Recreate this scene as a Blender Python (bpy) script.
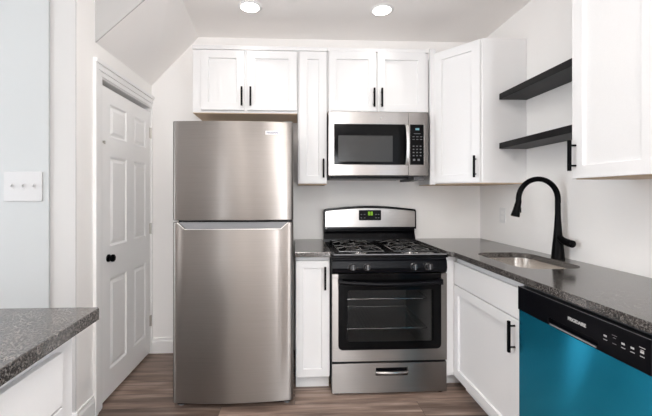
import bpy, bmesh, math, random
from mathutils import Vector, Matrix
random.seed(7)
PI = math.pi
scene = bpy.context.scene
C = scene.collection
for o in list(bpy.data.objects):
    bpy.data.objects.remove(o)

# ------------------------------------------------------------------ camera
cam = bpy.data.cameras.new('camera')
cam.sensor_width = 36.0
cam.lens = 342.4 / 652 * 36.0
cam.shift_x = (326 - 309.8) / 652
cam.shift_y = (195.2 - 208) / 652
cam.clip_start = 0.05
co = bpy.data.objects.new('camera', cam)
C.objects.link(co)
co.location = (0, -2.878, 1.2994)
co.rotation_euler = (PI / 2, 0, -0.0435)
scene.camera = co

# ------------------------------------------------------------------ world, light, exposure
w = bpy.data.worlds.new('world')
scene.world = w
w.use_nodes = True
w.node_tree.nodes['Background'].inputs[0].default_value = (0.80, 0.90, 1.0, 1)
w.node_tree.nodes['Background'].inputs[1].default_value = 1.5
scene.view_settings.view_transform = 'Standard'
scene.view_settings.look = 'None'
scene.view_settings.exposure = 0.17
scene.view_settings.gamma = 1.0
scene.view_settings.use_curve_mapping = False
scene.cycles.use_denoising = True
scene.cycles.max_bounces = 16
scene.cycles.diffuse_bounces = 14
scene.cycles.sample_clamp_indirect = 8


def area(name, loc, rot, sx, sy, power, col, shape='RECTANGLE', spread=PI):
    l = bpy.data.lights.new(name, 'AREA')
    l.shape = shape
    l.size = sx
    l.size_y = sy
    l.energy = power
    l.color = col
    l.spread = spread
    o = bpy.data.objects.new(name, l)
    C.objects.link(o)
    o.location = loc
    o.rotation_euler = rot
    return o


# fill lights added out of view, one outside each window opening
area('window_fill_light', (-1.75, -6.05, 1.20), (PI / 2, 0, 0), 0.18, 2.1, 16, (0.94, 0.97, 1.0))
area('window_fill_light', (0.90, -6.05, 1.20), (PI / 2, 0, 0), 0.40, 2.1, 54, (0.94, 0.97, 1.0))
area('window_fill_light', (-3.55, -2.3, 1.45), (PI / 2, 0, -PI / 2), 1.8, 1.7, 52, (0.92, 0.96, 1.0))
area('window_fill_light', (1.64, -3.9, 1.45), (PI / 2, 0, PI / 2), 1.8, 1.7, 5, (0.95, 0.97, 1.0))
# unseen fills added under the ceiling just in front of the kitchen
for lx, ly in ((-0.55, -1.35), (0.55, -1.35)):
    area('can_and_fill_light', (lx, ly, 2.585), (0, 0, 0), 0.3, 0.3, 1.0, (1.0, 0.96, 0.91), 'DISK')
area('bounce_fill', (-0.3, -3.6, 1.75), (PI, 0, 0), 0.9, 0.9, 62, (1.0, 0.975, 0.95))  # unseen fill added, aimed up to bounce off the ceiling
# more unseen fills added under the ceiling of the rest of the room
for lx, ly in ((0.1, -1.9), (0.1, -2.9), (-0.75, -3.9), (0.75, -3.9)):
    area('can_and_fill_light', (lx, ly, 2.585), (0, 0, 0), 0.25, 0.25, 5.0, (1.0, 0.95, 0.89), 'DISK')

# ------------------------------------------------------------------ materials
def new_mat(name):
    m = bpy.data.materials.new(name)
    m.use_nodes = True
    nt = m.node_tree
    return m, nt, nt.nodes['Principled BSDF']


def ramp(nt, stops):
    r = nt.nodes.new('ShaderNodeValToRGB')
    els = r.color_ramp.elements
    while len(els) < len(stops):
        els.new(0.5)
    for e, (p, c) in zip(els, stops):
        e.position = p
        e.color = (c[0], c[1], c[2], 1)
    return r


def plain(name, col, rough=0.5, metal=0.0, spec=0.5, bump=0.0, bscale=300, coat=0.0):
    m, nt, b = new_mat(name)
    tc = nt.nodes.new('ShaderNodeTexCoord')
    n = nt.nodes.new('ShaderNodeTexNoise')
    n.inputs['Scale'].default_value = bscale
    n.inputs['Detail'].default_value = 3
    nt.links.new(tc.outputs['Object'], n.inputs['Vector'])
    r = ramp(nt, [(0.3, [c * 0.985 for c in col]), (0.7, [min(1, c * 1.01) for c in col])])
    nt.links.new(n.outputs['Fac'], r.inputs['Fac'])
    nt.links.new(r.outputs['Color'], b.inputs['Base Color'])
    b.inputs['Roughness'].default_value = rough
    b.inputs['Metallic'].default_value = metal
    b.inputs['Specular IOR Level'].default_value = spec
    if coat:
        b.inputs['Coat Weight'].default_value = coat
        b.inputs['Coat Roughness'].default_value = 0.1
    if bump:
        bp = nt.nodes.new('ShaderNodeBump')
        bp.inputs['Strength'].default_value = bump
        bp.inputs['Distance'].default_value = 0.002
        nt.links.new(n.outputs['Fac'], bp.inputs['Height'])
        nt.links.new(bp.outputs['Normal'], b.inputs['Normal'])
    return m


def brushed(name, col, rough=0.3, aniso=0.75, metal=1.0):
    """stainless steel brushed horizontally"""
    m, nt, b = new_mat(name)
    tc = nt.nodes.new('ShaderNodeTexCoord')
    mp = nt.nodes.new('ShaderNodeMapping')
    mp.inputs['Scale'].default_value = (3, 3, 500)
    n = nt.nodes.new('ShaderNodeTexNoise')
    n.inputs['Scale'].default_value = 1.0
    n.inputs['Detail'].default_value = 4
    nt.links.new(tc.outputs['Object'], mp.inputs['Vector'])
    nt.links.new(mp.outputs['Vector'], n.inputs['Vector'])
    r = ramp(nt, [(0.25, [c * 0.93 for c in col]), (0.75, [min(1, c * 1.05) for c in col])])
    nt.links.new(n.outputs['Fac'], r.inputs['Fac'])
    nt.links.new(r.outputs['Color'], b.inputs['Base Color'])
    b.inputs['Metallic'].default_value = metal
    b.inputs['Roughness'].default_value = rough
    b.inputs['Anisotropic'].default_value = aniso
    tg = nt.nodes.new('ShaderNodeTangent')
    tg.direction_type = 'RADIAL'
    tg.axis = 'Z'
    b.inputs['Anisotropic Rotation'].default_value = 0.25
    nt.links.new(tg.outputs['Tangent'], b.inputs['Tangent'])
    return m


def granite(name):
    m, nt, b = new_mat(name)
    tc = nt.nodes.new('ShaderNodeTexCoord')
    n1 = nt.nodes.new('ShaderNodeTexNoise')
    n1.inputs['Scale'].default_value = 165
    n1.inputs['Detail'].default_value = 5
    n1.inputs['Roughness'].default_value = 0.7
    v = nt.nodes.new('ShaderNodeTexVoronoi')
    v.inputs['Scale'].default_value = 170
    n2 = nt.nodes.new('ShaderNodeTexNoise')
    n2.inputs['Scale'].default_value = 14
    n2.inputs['Detail'].default_value = 3
    for t in (n1, v, n2):
        nt.links.new(tc.outputs['Object'], t.inputs['Vector'])
    r1 = ramp(nt, [(0.38, (0.012, 0.011, 0.011)), (0.50, (0.062, 0.057, 0.054)), (0.63, (0.22, 0.204, 0.194))])
    nt.links.new(n1.outputs['Fac'], r1.inputs['Fac'])
    r2 = ramp(nt, [(0.0, (0.55, 0.53, 0.52)), (0.22, (1, 1, 1))])
    nt.links.new(v.outputs['Distance'], r2.inputs['Fac'])
    mx = nt.nodes.new('ShaderNodeMix')
    mx.data_type = 'RGBA'
    mx.blend_type = 'MULTIPLY'
    mx.inputs['Factor'].default_value = 0.6
    nt.links.new(r1.outputs['Color'], mx.inputs['A'])
    nt.links.new(r2.outputs['Color'], mx.inputs['B'])
    r3 = ramp(nt, [(0.3, (0.82, 0.82, 0.82)), (0.7, (1.1, 1.08, 1.06))])
    nt.links.new(n2.outputs['Fac'], r3.inputs['Fac'])
    mx2 = nt.nodes.new('ShaderNodeMix')
    mx2.data_type = 'RGBA'
    mx2.blend_type = 'MULTIPLY'
    mx2.inputs['Factor'].default_value = 1
    nt.links.new(mx.outputs['Result'], mx2.inputs['A'])
    nt.links.new(r3.outputs['Color'], mx2.inputs['B'])
    nt.links.new(mx2.outputs['Result'], b.inputs['Base Color'])
    b.inputs['Roughness'].default_value = 0.13
    b.inputs['IOR'].default_value = 1.95
    return m


def plank_floor(name):
    m, nt, b = new_mat(name)
    tc = nt.nodes.new('ShaderNodeTexCoord')
    br = nt.nodes.new('ShaderNodeTexBrick')
    br.inputs['Scale'].default_value = 1.0
    br.inputs['Brick Width'].default_value = 1.22
    br.inputs['Row Height'].default_value = 0.15
    br.inputs['Mortar Size'].default_value = 0.0012
    br.inputs['Mortar Smooth'].default_value = 0.3
    br.inputs['Bias'].default_value = 0.0
    br.offset = 0.37
    br.inputs['Color1'].default_value = (0.0, 0.0, 0.0, 1)
    br.inputs['Color2'].default_value = (1.0, 1.0, 1.0, 1)
    br.inputs['Mortar'].default_value = (0.5, 0.5, 0.5, 1)
    nt.links.new(tc.outputs['Object'], br.inputs['Vector'])
    # long grain along X, shifted per plank
    sep = nt.nodes.new('ShaderNodeVectorMath')
    sep.operation = 'MULTIPLY_ADD'
    nt.links.new(br.outputs['Color'], sep.inputs[0])
    sep.inputs[1].default_value = (7.3, 3.1, 0)
    nt.links.new(tc.outputs['Object'], sep.inputs[2])
    mp = nt.nodes.new('ShaderNodeMapping')
    mp.inputs['Scale'].default_value = (1.6, 22, 1)
    nt.links.new(sep.outputs['Vector'], mp.inputs['Vector'])
    n = nt.nodes.new('ShaderNodeTexNoise')
    n.inputs['Scale'].default_value = 1.0
    n.inputs['Detail'].default_value = 7
    n.inputs['Roughness'].default_value = 0.62
    n.inputs['Distortion'].default_value = 0.5
    nt.links.new(mp.outputs['Vector'], n.inputs['Vector'])
    r = ramp(nt, [(0.28, (0.070, 0.046, 0.036)), (0.44, (0.145, 0.101, 0.080)), (0.56, (0.235, 0.172, 0.141)), (0.74, (0.44, 0.35, 0.30))])
    nt.links.new(n.outputs['Fac'], r.inputs['Fac'])
    r2 = ramp(nt, [(0.0, (0.55, 0.53, 0.52)), (1.0, (1.40, 1.38, 1.36))])
    nt.links.new(br.outputs['Color'], r2.inputs['Fac'])
    mx = nt.nodes.new('ShaderNodeMix')
    mx.data_type = 'RGBA'
    mx.blend_type = 'MULTIPLY'
    mx.inputs['Factor'].default_value = 1
    nt.links.new(r.outputs['Color'], mx.inputs['A'])
    nt.links.new(r2.outputs['Color'], mx.inputs['B'])
    mx2 = nt.nodes.new('ShaderNodeMix')
    mx2.data_type = 'RGBA'
    nt.links.new(br.outputs['Fac'], mx2.inputs['Factor'])
    nt.links.new(mx.outputs['Result'], mx2.inputs['A'])
    mx2.inputs['B'].default_value = (0.04, 0.03, 0.026, 1)
    nt.links.new(mx2.outputs['Result'], b.inputs['Base Color'])
    b.inputs['Roughness'].default_value = 0.42
    bp = nt.nodes.new('ShaderNodeBump')
    bp.inputs['Strength'].default_value = 0.15
    bp.inputs['Distance'].default_value = 0.002
    nt.links.new(n.outputs['Fac'], bp.inputs['Height'])
    nt.links.new(bp.outputs['Normal'], b.inputs['Normal'])
    return m


def dark_glass(name, trans, tint=0.35):
    m, nt, b = new_mat(name)
    b.inputs['Base Color'].default_value = (0.006, 0.006, 0.007, 1)
    b.inputs['Roughness'].default_value = 0.06
    b.inputs['Specular IOR Level'].default_value = 0.25
    tr = nt.nodes.new('ShaderNodeBsdfTransparent')
    tr.inputs['Color'].default_value = (tint, tint, tint, 1)
    mx = nt.nodes.new('ShaderNodeMixShader')
    mx.inputs['Fac'].default_value = trans
    nt.links.new(b.outputs['BSDF'], mx.inputs[1])
    nt.links.new(tr.outputs['BSDF'], mx.inputs[2])
    nt.links.new(mx.outputs['Shader'], nt.nodes['Material Output'].inputs['Surface'])
    return m


def emit(name, col, s):
    m, nt, b = new_mat(name)
    b.inputs['Base Color'].default_value = (*col, 1)
    b.inputs['Emission Color'].default_value = (*col, 1)
    b.inputs['Emission Strength'].default_value = s
    return m


def mesh_screen(name):
    """dark perforated screen inside the microwave window"""
    m, nt, b = new_mat(name)
    tc = nt.nodes.new('ShaderNodeTexCoord')
    v = nt.nodes.new('ShaderNodeTexVoronoi')
    v.inputs['Scale'].default_value = 320
    v.inputs['Randomness'].default_value = 0
    nt.links.new(tc.outputs['Object'], v.inputs['Vector'])
    r = ramp(nt, [(0.2, (0.015, 0.015, 0.015)), (0.5, (0.05, 0.05, 0.05))])
    nt.links.new(v.outputs['Distance'], r.inputs['Fac'])
    nt.links.new(r.outputs['Color'], b.inputs['Base Color'])
    b.inputs['Roughness'].default_value = 0.2
    b.inputs['Specular IOR Level'].default_value = 0.25
    return m


M = dict(
    wall=plain('wall_paint', (0.90, 0.885, 0.87), 0.85, bump=0.05, bscale=500),
    wall_entry=plain('entry_paint_dimmed', (0.48, 0.475, 0.47), 0.85),  # darker copy of the wall paint, dimmer light put into the colour
    wall_cool_dimmed=plain('cool_wall_paint_dimmed', (0.435, 0.452, 0.458), 0.85, bump=0.05, bscale=500),  # cool paint darkened, weaker light on this wall put into its colour
    wall_room=plain('warm_grey_wall_paint', (0.86, 0.85, 0.84), 0.85, bump=0.05, bscale=500),
    ceil=plain('ceiling_paint', (0.90, 0.88, 0.865), 0.9, bump=0.05, bscale=500),
    trim=plain('white_trim_paint', (0.86, 0.855, 0.85), 0.4),
    door=plain('white_door_paint', (0.90, 0.895, 0.89), 0.42),
    cab=plain('white_cabinet_lacquer', (0.78, 0.78, 0.785), 0.35),
    tan=plain('raw_maple_ply', (0.56, 0.42, 0.29), 0.6),
    black=plain('matte_black_metal', (0.002, 0.002, 0.0025), 0.36, spec=0.07),
    shelf=plain('black_shelf_wood', (0.006, 0.0055, 0.006), 0.45, spec=0.22, bump=0.1, bscale=90),
    bplast=plain('black_plastic', (0.003, 0.003, 0.0045), 0.3, spec=0.14),
    enamel=plain('black_enamel', (0.003, 0.003, 0.004), 0.2, spec=0.16),
    iron=plain('black_cast_grate', (0.010, 0.010, 0.010), 0.18, spec=0.9),
    dgrey=plain('dark_grey_case', (0.10, 0.10, 0.105), 0.5),
    mgrey=plain('grey_plastic', (0.22, 0.22, 0.23), 0.4),
    steel=brushed('brushed_stainless', (0.275, 0.255, 0.242), 0.33, 0.96),
    steel_s=brushed('satin_stainless', (0.42, 0.40, 0.385), 0.28, 0.6),
    steel_h=brushed('handle_stainless', (0.85, 0.84, 0.83), 0.35, 0.2),
    steel_m=brushed('microwave_stainless', (0.43, 0.405, 0.39), 0.27, 0.92),
    plate=plain('switch_plate_dimmed', (0.46, 0.46, 0.465), 0.4),  # white plate darkened with its wall, dim light put into the colour
    sinksteel=brushed('sink_stainless', (0.85, 0.81, 0.77), 0.24, 0.7),
    chrome=plain('polished_chrome', (0.78, 0.77, 0.76), 0.12, metal=1.0),
    alu=plain('burner_aluminium', (0.75, 0.74, 0.73), 0.22, metal=1.0),
    blue=brushed('blue_film_on_steel', (0.025, 0.46, 0.74), 0.20, 0.92, 0.85),
    granite=granite('grey_granite'),
    floor=plank_floor('grey_brown_planks'),
    glass_oven=dark_glass('oven_glass', 0.80, 0.85),
    glass_blk=plain('black_door_glass', (0.003, 0.003, 0.0035), 0.08, spec=0.1),
    oven=plain('oven_liner', (0.30, 0.29, 0.28), 0.4),
    knob=plain('glossy_black_knob', (0.02, 0.02, 0.022), 0.22, spec=0.6),
    screen=mesh_screen('microwave_screen'),
    lens=emit('light_lens', (1.0, 0.97, 0.92), 5.0),
    green=emit('green_digits', (0.22, 0.42, 0.02), 0.6),
    cyan=emit('cyan_digits', (0.12, 0.25, 0.30), 0.5),
    white=plain('white_plastic', (0.80, 0.80, 0.80), 0.35),
    print_w=plain('white_print', (0.50, 0.50, 0.50), 0.5),
    print_g=plain('grey_print', (0.13, 0.13, 0.14), 0.5),
    print_b=plain('navy_print', (0.07, 0.07, 0.16), 0.5),
    hinge=plain('nickel_hinge', (0.55, 0.53, 0.50), 0.35, metal=1.0),
    drain=plain('drain_steel', (0.4, 0.4, 0.4), 0.25, metal=1.0),
)

# ------------------------------------------------------------------ mesh builder
class MB:
    def __init__(s):
        s.bm = bmesh.new()

    def box(s, x0, y0, z0, x1, y1, z1):
        x0, x1 = min(x0, x1), max(x0, x1)
        y0, y1 = min(y0, y1), max(y0, y1)
        z0, z1 = min(z0, z1), max(z0, z1)
        v = [s.bm.verts.new(p) for p in ((x0, y0, z0), (x1, y0, z0), (x1, y1, z0), (x0, y1, z0),
                                         (x0, y0, z1), (x1, y0, z1), (x1, y1, z1), (x0, y1, z1))]
        for f in ((3, 2, 1, 0), (4, 5, 6, 7), (0, 1, 5, 4), (1, 2, 6, 5), (2, 3, 7, 6), (3, 0, 4, 7)):
            s.bm.faces.new([v[i] for i in f])
        return s

    def prism(s, pts, axis, a, b):
        """extrude a 2D polygon along an axis: x -> pts are (y,z), y -> (x,z), z -> (x,y)"""
        def P(p, t):
            return {'x': (t, p[0], p[1]), 'y': (p[0], t, p[1]), 'z': (p[0], p[1], t)}[axis]
        va = [s.bm.verts.new(P(p, a)) for p in pts]
        vb = [s.bm.verts.new(P(p, b)) for p in pts]
        s.bm.faces.new(va)
        s.bm.faces.new(vb[::-1])
        n = len(pts)
        for i in range(n):
            s.bm.faces.new((va[i], vb[i], vb[(i + 1) % n], va[(i + 1) % n]))
        return s

    def tube(s, pts, r, seg=12, closed=False):
        pts = [Vector(p) for p in pts]
        n = len(pts)
        rs = r if isinstance(r, (list, tuple)) else [r] * n
        up = None
        rings = []
        for i, p in enumerate(pts):
            if closed:
                d = (pts[(i + 1) % n] - pts[i - 1]).normalized()
            else:
                d = (pts[min(i + 1, n - 1)] - pts[max(i - 1, 0)]).normalized()
            if up is None:
                up = Vector((0, 0, 1)) if abs(d.z) < 0.9 else Vector((0, 1, 0))
            a = d.cross(up)
            if a.length < 1e-5:
                a = d.cross(Vector((1, 0, 0)))
            a.normalize()
            b = a.cross(d).normalized()
            up = b
            rings.append([s.bm.verts.new(p + (a * math.cos(2 * PI * k / seg) + b * math.sin(2 * PI * k / seg)) * rs[i]) for k in range(seg)])
        m = n if closed else n - 1
        for i in range(m):
            A, B = rings[i], rings[(i + 1) % n]
            for k in range(seg):
                s.bm.faces.new((A[k], A[(k + 1) % seg], B[(k + 1) % seg], B[k]))
        if not closed:
            s.bm.faces.new(rings[0][::-1])
            s.bm.faces.new(rings[-1])
        return s

    def cyl(s, p0, p1, r, seg=20, r2=None):
        return s.tube([p0, p1], [r, r if r2 is None else r2], seg)

    def lathe(s, prof, c=(0, 0, 0), seg=28, axis='z'):
        """profile of (radius, height) around an axis through c"""
        rings = []
        for (r, h) in prof:
            ring = []
            for k in range(seg):
                a = 2 * PI * k / seg
                u, v = r * math.cos(a), r * math.sin(a)
                p = {'z': (u, v, h), 'y': (u, h, v), 'x': (h, u, v)}[axis]
                ring.append(s.bm.verts.new((p[0] + c[0], p[1] + c[1], p[2] + c[2])))
            rings.append(ring)
        for A, B in zip(rings, rings[1:]):
            for k in range(seg):
                s.bm.faces.new((A[k], A[(k + 1) % seg], B[(k + 1) % seg], B[k]))
        s.bm.faces.new(rings[0][::-1])
        s.bm.faces.new(rings[-1])
        return s

    def build(s, name, mat, parent=None, bevel=0.0, smooth=False, loc=None, rot=None, seg=2):
        bm = s.bm
        bmesh.ops.recalc_face_normals(bm, faces=bm.faces)
        me = bpy.data.meshes.new(name)
        bm.to_mesh(me)
        bm.free()
        me.materials.append(mat)
        if smooth:
            me.polygons.foreach_set('use_smooth', [True] * len(me.polygons))
            me.set_sharp_from_angle(angle=math.radians(38))
        o = bpy.data.objects.new(name, me)
        C.objects.link(o)
        if parent:
            o.parent = parent
        if loc:
            o.location = loc
        if rot:
            o.rotation_euler = rot
        if bevel:
            md = o.modifiers.new('bevel', 'BEVEL')
            md.width = bevel
            md.segments = seg
            md.limit_method = 'ANGLE'
            md.angle_limit = math.radians(40)
        return o


def tag(o, label, cat, group=None):
    o['label'] = label
    o['category'] = cat
    if group:
        o['group'] = group
    return o


def thing(name, label, cat, loc=(0, 0, 0), rz=0, group=None):
    o = bpy.data.objects.new(name, None)
    o.empty_display_size = 0.05
    C.objects.link(o)
    o.location = loc
    o.rotation_euler = (0, 0, rz)
    return tag(o, label, cat, group)


def struct(o):
    o['kind'] = 'structure'
    return o


def text_mesh(name, body, size, mat, parent, loc, rot, depth=0.0006, sx=1.0, font_bold=0.0):
    cu = bpy.data.curves.new(name, 'FONT')
    cu.body = body
    cu.size = size
    cu.extrude = depth
    cu.offset = font_bold
    cu.align_x = 'CENTER'
    cu.align_y = 'CENTER'
    t = bpy.data.objects.new(name + '_source', cu)
    C.objects.link(t)
    dg = bpy.context.evaluated_depsgraph_get()
    dg.update()
    me = bpy.data.meshes.new_from_object(t.evaluated_get(dg))
    bpy.data.objects.remove(t)
    me.materials.clear()
    me.materials.append(mat)
    o = bpy.data.objects.new(name, me)
    C.objects.link(o)
    o.parent = parent
    o.location = loc
    o.rotation_euler = rot
    o.scale = (sx, 1, 1)
    return o


def panel_slab(w, h, t, rects, profile):
    """Slab in the XZ plane, front at y=0 looking to -y. Each rect (x0,z0,x1,z1)
    is a pressed panel whose section follows profile [(inset, depth), ...]."""
    mb = MB()
    bm = mb.bm
    xs = sorted({0.0, w} | {r[0] for r in rects} | {r[2] for r in rects})
    zs = sorted({0.0, h} | {r[1] for r in rects} | {r[3] for r in rects})
    V = {}

    def vert(x, y, z):
        k = (round(x, 5), round(y, 5), round(z, 5))
        if k not in V:
            V[k] = bm.verts.new((x, y, z))
        return V[k]

    def inside(cx, cz):
        return any(r[0] < cx < r[2] and r[1] < cz < r[3] for r in rects)

    for i in range(len(xs) - 1):
        for j in range(len(zs) - 1):
            a, b, c, d = xs[i], xs[i + 1], zs[j], zs[j + 1]
            if not inside((a + b) / 2, (c + d) / 2):
                bm.faces.new((vert(a, 0, c), vert(b, 0, c), vert(b, 0, d), vert(a, 0, d)))
    for (x0, z0, x1, z1) in rects:
        prev = [vert(x0, 0, z0), vert(x1, 0, z0), vert(x1, 0, z1), vert(x0, 0, z1)]
        for ins, dep in profile:
            cur = [vert(x0 + ins, dep, z0 + ins), vert(x1 - ins, dep, z0 + ins), vert(x1 - ins, dep, z1 - ins), vert(x0 + ins, dep, z1 - ins)]
            for k in range(4):
                bm.faces.new((prev[k], prev[(k + 1) % 4], cur[(k + 1) % 4], cur[k]))
            prev = cur
        bm.faces.new(prev)
    # sides and back
    bl = [(x, 0) for x in xs] + [(w, z) for z in zs[1:]] + [(x, h) for x in xs[::-1][1:]] + [(0, z) for z in zs[::-1][1:-1]]
    back = [bm.verts.new((x, t, z)) for x, z in bl]
    n = len(bl)
    for k in range(n):
        p, q = bl[k], bl[(k + 1) % n]
        bm.faces.new((vert(p[0], 0, p[1]), vert(q[0], 0, q[1]), back[(k + 1) % n], back[k]))
    bm.faces.new(back)
    return mb


def shaker(parent, x0, z0, x1, z1, handle=None, y=0.0, rz=0.0, name='door', hlen=0.14, st=0.057):
    """shaker door with front at y in the parent's frame; handle = (x, z) of bar centre"""
    w, h = x1 - x0, z1 - z0
    mb = panel_slab(w, h, 0.019, [(st, st, w - st, h - st)], [(0.001, 0.012)])
    d = mb.build(name, M['cab'], parent, bevel=0.0015, loc=(x0, y, z0), rot=(0, 0, rz))
    if handle:
        bar_pull(d, handle[0] - x0, handle[1] - z0, hlen)
    return d


def bar_pull(d, hx, hz, hlen):
    m = MB()
    m.box(hx - 0.0065, -0.037, hz - hlen / 2, hx + 0.0065, -0.025, hz + hlen / 2)
    for q in (-1, 1):
        m.cyl((hx, -0.028, hz + q * (hlen / 2 - 0.024)), (hx, 0.0, hz + q * (hlen / 2 - 0.024)), 0.0045, 10)
    return m.build('handle', M['black'], d, bevel=0.0012)


# ------------------------------------------------------------------ room shell
XL, XR, ZC = -1.18, 1.59, 2.61
YB, YF = 0.0, -6.0
XFL = -3.5
struct(MB().box(XFL - 0.1, YF - 0.1, -0.1, XR + 0.1, 0.1, 0).build('floor', M['floor']))
struct(MB().box(XFL - 0.1, YF - 0.1, ZC, XR + 0.1, 0.1, ZC + 0.1).build('ceiling', M['ceil']))
struct(MB().box(XL - 0.12, 0, 0, XR + 0.1, 0.1, ZC).build('wall_back', M['wall']))

# left wall with the door opening (opening y -0.735..-0.014, z 0..2.02)
mb = MB()
mb.box(XL - 0.12, -0.975, 0, XL, -0.735, ZC)
mb.box(XL - 0.12, -0.735, 2.02, XL, 0, ZC)
mb.box(XL - 0.12, -0.014, 0, XL, 0, 2.02)
struct(mb.build('wall_left', M['wall']))
struct(MB().box(XL - 0.16, -0.76, 0, XL - 0.1205, 0.05, 2.12).build('door_light_block', M['wall_room']))  # unseen backing added to keep outside light out of the door gap
# wall beside the opening to the next room, facing the camera
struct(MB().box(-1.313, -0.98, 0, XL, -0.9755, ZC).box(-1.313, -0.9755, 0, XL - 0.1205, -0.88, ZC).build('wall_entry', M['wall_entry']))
struct(MB().box(XFL, -0.992, 0, -1.313, -0.88, ZC).build('wall_hall', M['wall_cool_dimmed']))
# far left and rear walls, with unseen window openings added for light
def wall_with_holes(axis, a, b, lo, hi, holes, name, mat):
    m = MB()
    cuts = sorted(holes)
    cur = lo
    for (h0, h1, z0, z1) in cuts:
        segs = [(cur, h0, 0, ZC), (h0, h1, 0, z0), (h0, h1, z1, ZC)]
        for s0, s1, q0, q1 in segs:
            if axis == 'y':
                m.box(s0, a, q0, s1, b, q1)
            else:
                m.box(a, s0, q0, b, s1, q1)
        cur = h1
    if axis == 'y':
        m.box(cur, a, 0, hi, b, ZC)
    else:
        m.box(a, cur, 0, b, hi, ZC)
    return struct(m.build(name, mat))


wall_with_holes('y', YF - 0.1, YF, XFL, XR, [(-1.84, -1.66, 0.14, 2.26), (0.70, 1.10, 0.14, 2.26)], 'wall_rear', M['wall_room'])
wall_with_holes('x', XFL - 0.1, XFL, YF, -0.88, [(-3.2, -1.4, 0.60, 2.30)], 'wall_far_left', M['wall_room'])
wall_with_holes('x', XR, XR + 0.1, YF, 0.0, [(-4.8, -3.0, 0.60, 2.30)], 'wall_right', M['wall'])  # unseen opening towards the rear added to light the kitchen
for i, (x0, x1, z0, z1) in enumerate(((-1.84, -1.66, 0.14, 2.26), (0.70, 1.10, 0.14, 2.26))):
    m = MB()
    for (a, b, c, d) in ((x0, x0 + 0.03, z0, z1), (x1 - 0.03, x1, z0, z1), (x0, x1, z0, z0 + 0.03), (x0, x1, z1 - 0.03, z1)):
        m.box(a, YF - 0.06, c, b, YF - 0.02, d)
    struct(m.build('window_%d' % (i + 1), M['trim']))  # frames of the added rear openings, shaped for streaks in the steel
m = MB()
for (a, b, c, d) in ((-3.2, -3.16, 0.6, 2.3), (-1.44, -1.4, 0.6, 2.3), (-3.2, -1.4, 0.6, 0.64), (-3.2, -1.4, 2.26, 2.3)):
    m.box(XFL - 0.06, a, c, XFL - 0.02, b, d)
struct(m.build('window_3', M['trim']))  # frame of the added far left opening

m = MB()
for (a, b, c, d) in ((-4.8, -4.76, 0.6, 2.3), (-3.04, -3.0, 0.6, 2.3), (-4.8, -3.0, 0.6, 0.64), (-4.8, -3.0, 2.26, 2.3)):
    m.box(XR + 0.06, a, c, XR + 0.02, b, d)
struct(m.build('window_4', M['trim']))  # frame of the added right opening

# sloped underside of the stair above the door
mb = MB()
fv = [mb.bm.verts.new(p) for p in ((XL, -0.79, 2.205), (XL, -0.79, ZC), (-0.735, -0.79, ZC))]
bv = [mb.bm.verts.new(p) for p in ((XL, 0.0, 2.205), (XL, 0.0, ZC), (-0.797, 0.0, ZC))]
mb.bm.faces.new(fv)
mb.bm.faces.new(bv)
for k in range(3):
    mb.bm.faces.new((fv[k], fv[(k + 1) % 3], bv[(k + 1) % 3], bv[k]))
struct(mb.build('ceiling_slope', M['ceil']))

struct(MB().prism([(XL, 2.205), (XL, ZC), (-0.735, ZC)], 'y', -0.80, -0.7905).build('wall_stair', M['wall_entry']))  # front face of the slope, shade put into its darker paint

# baseboards
def base_profile(t=0.014, h=0.128):
    return [(0, 0), (t, 0), (t, h - 0.03), (t * 0.6, h - 0.016), (t * 0.5, h), (0, h)]


mb = MB().prism([(-d, z) for d, z in base_profile()], 'x', XL + 0.0, -0.76)
struct(mb.build('baseboard_back', M['trim']))
mb = MB().prism([(XL + d, z) for d, z in base_profile()], 'y', -0.98, -0.822)
struct(mb.build('baseboard_left', M['trim']))
mb = MB().prism([(-0.98 - d, z) for d, z in base_profile()], 'x', -1.313, XL + 0.014)
struct(mb.build('baseboard_entry', M['trim']))
mb = MB().prism([(-0.992 - d, z) for d, z in base_profile()], 'x', XFL, -1.313)
struct(mb.build('baseboard_hall', M['trim']))

# door casing and jamb
def casing():
    m = MB()
    W = 0.09
    # near leg
    for (y0, y1, t) in ((-0.822, -0.794, 0.018), (-0.794, -0.755, 0.012), (-0.755, -0.735, 0.008)):
        m.box(XL, y0, 0, XL + t, y1, 2.02 + (0.065 if t > 0.015 else 0.03 if t > 0.010 else 0.0))
    for (z0, z1, t, ya) in ((2.085, 2.11, 0.024, -0.822), (2.05, 2.085, 0.014, -0.794), (2.02, 2.05, 0.008, -0.755)):
        m.box(XL, ya, z0, XL + t, -0.001, z1)
    m.box(XL, -0.014, 0, XL + 0.010, -0.001, 2.02)
    # jamb lining
    m.box(XL - 0.12, -0.739, 0, XL + 0.001, -0.733, 2.02)
    m.box(XL - 0.12, -0.016, 0, XL + 0.001, -0.010, 2.02)
    m.box(XL - 0.12, -0.735, 2.012, XL + 0.001, -0.014, 2.02)
    return m.build('trim_1', M['trim'], bevel=0.003)


struct(casing())

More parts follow.
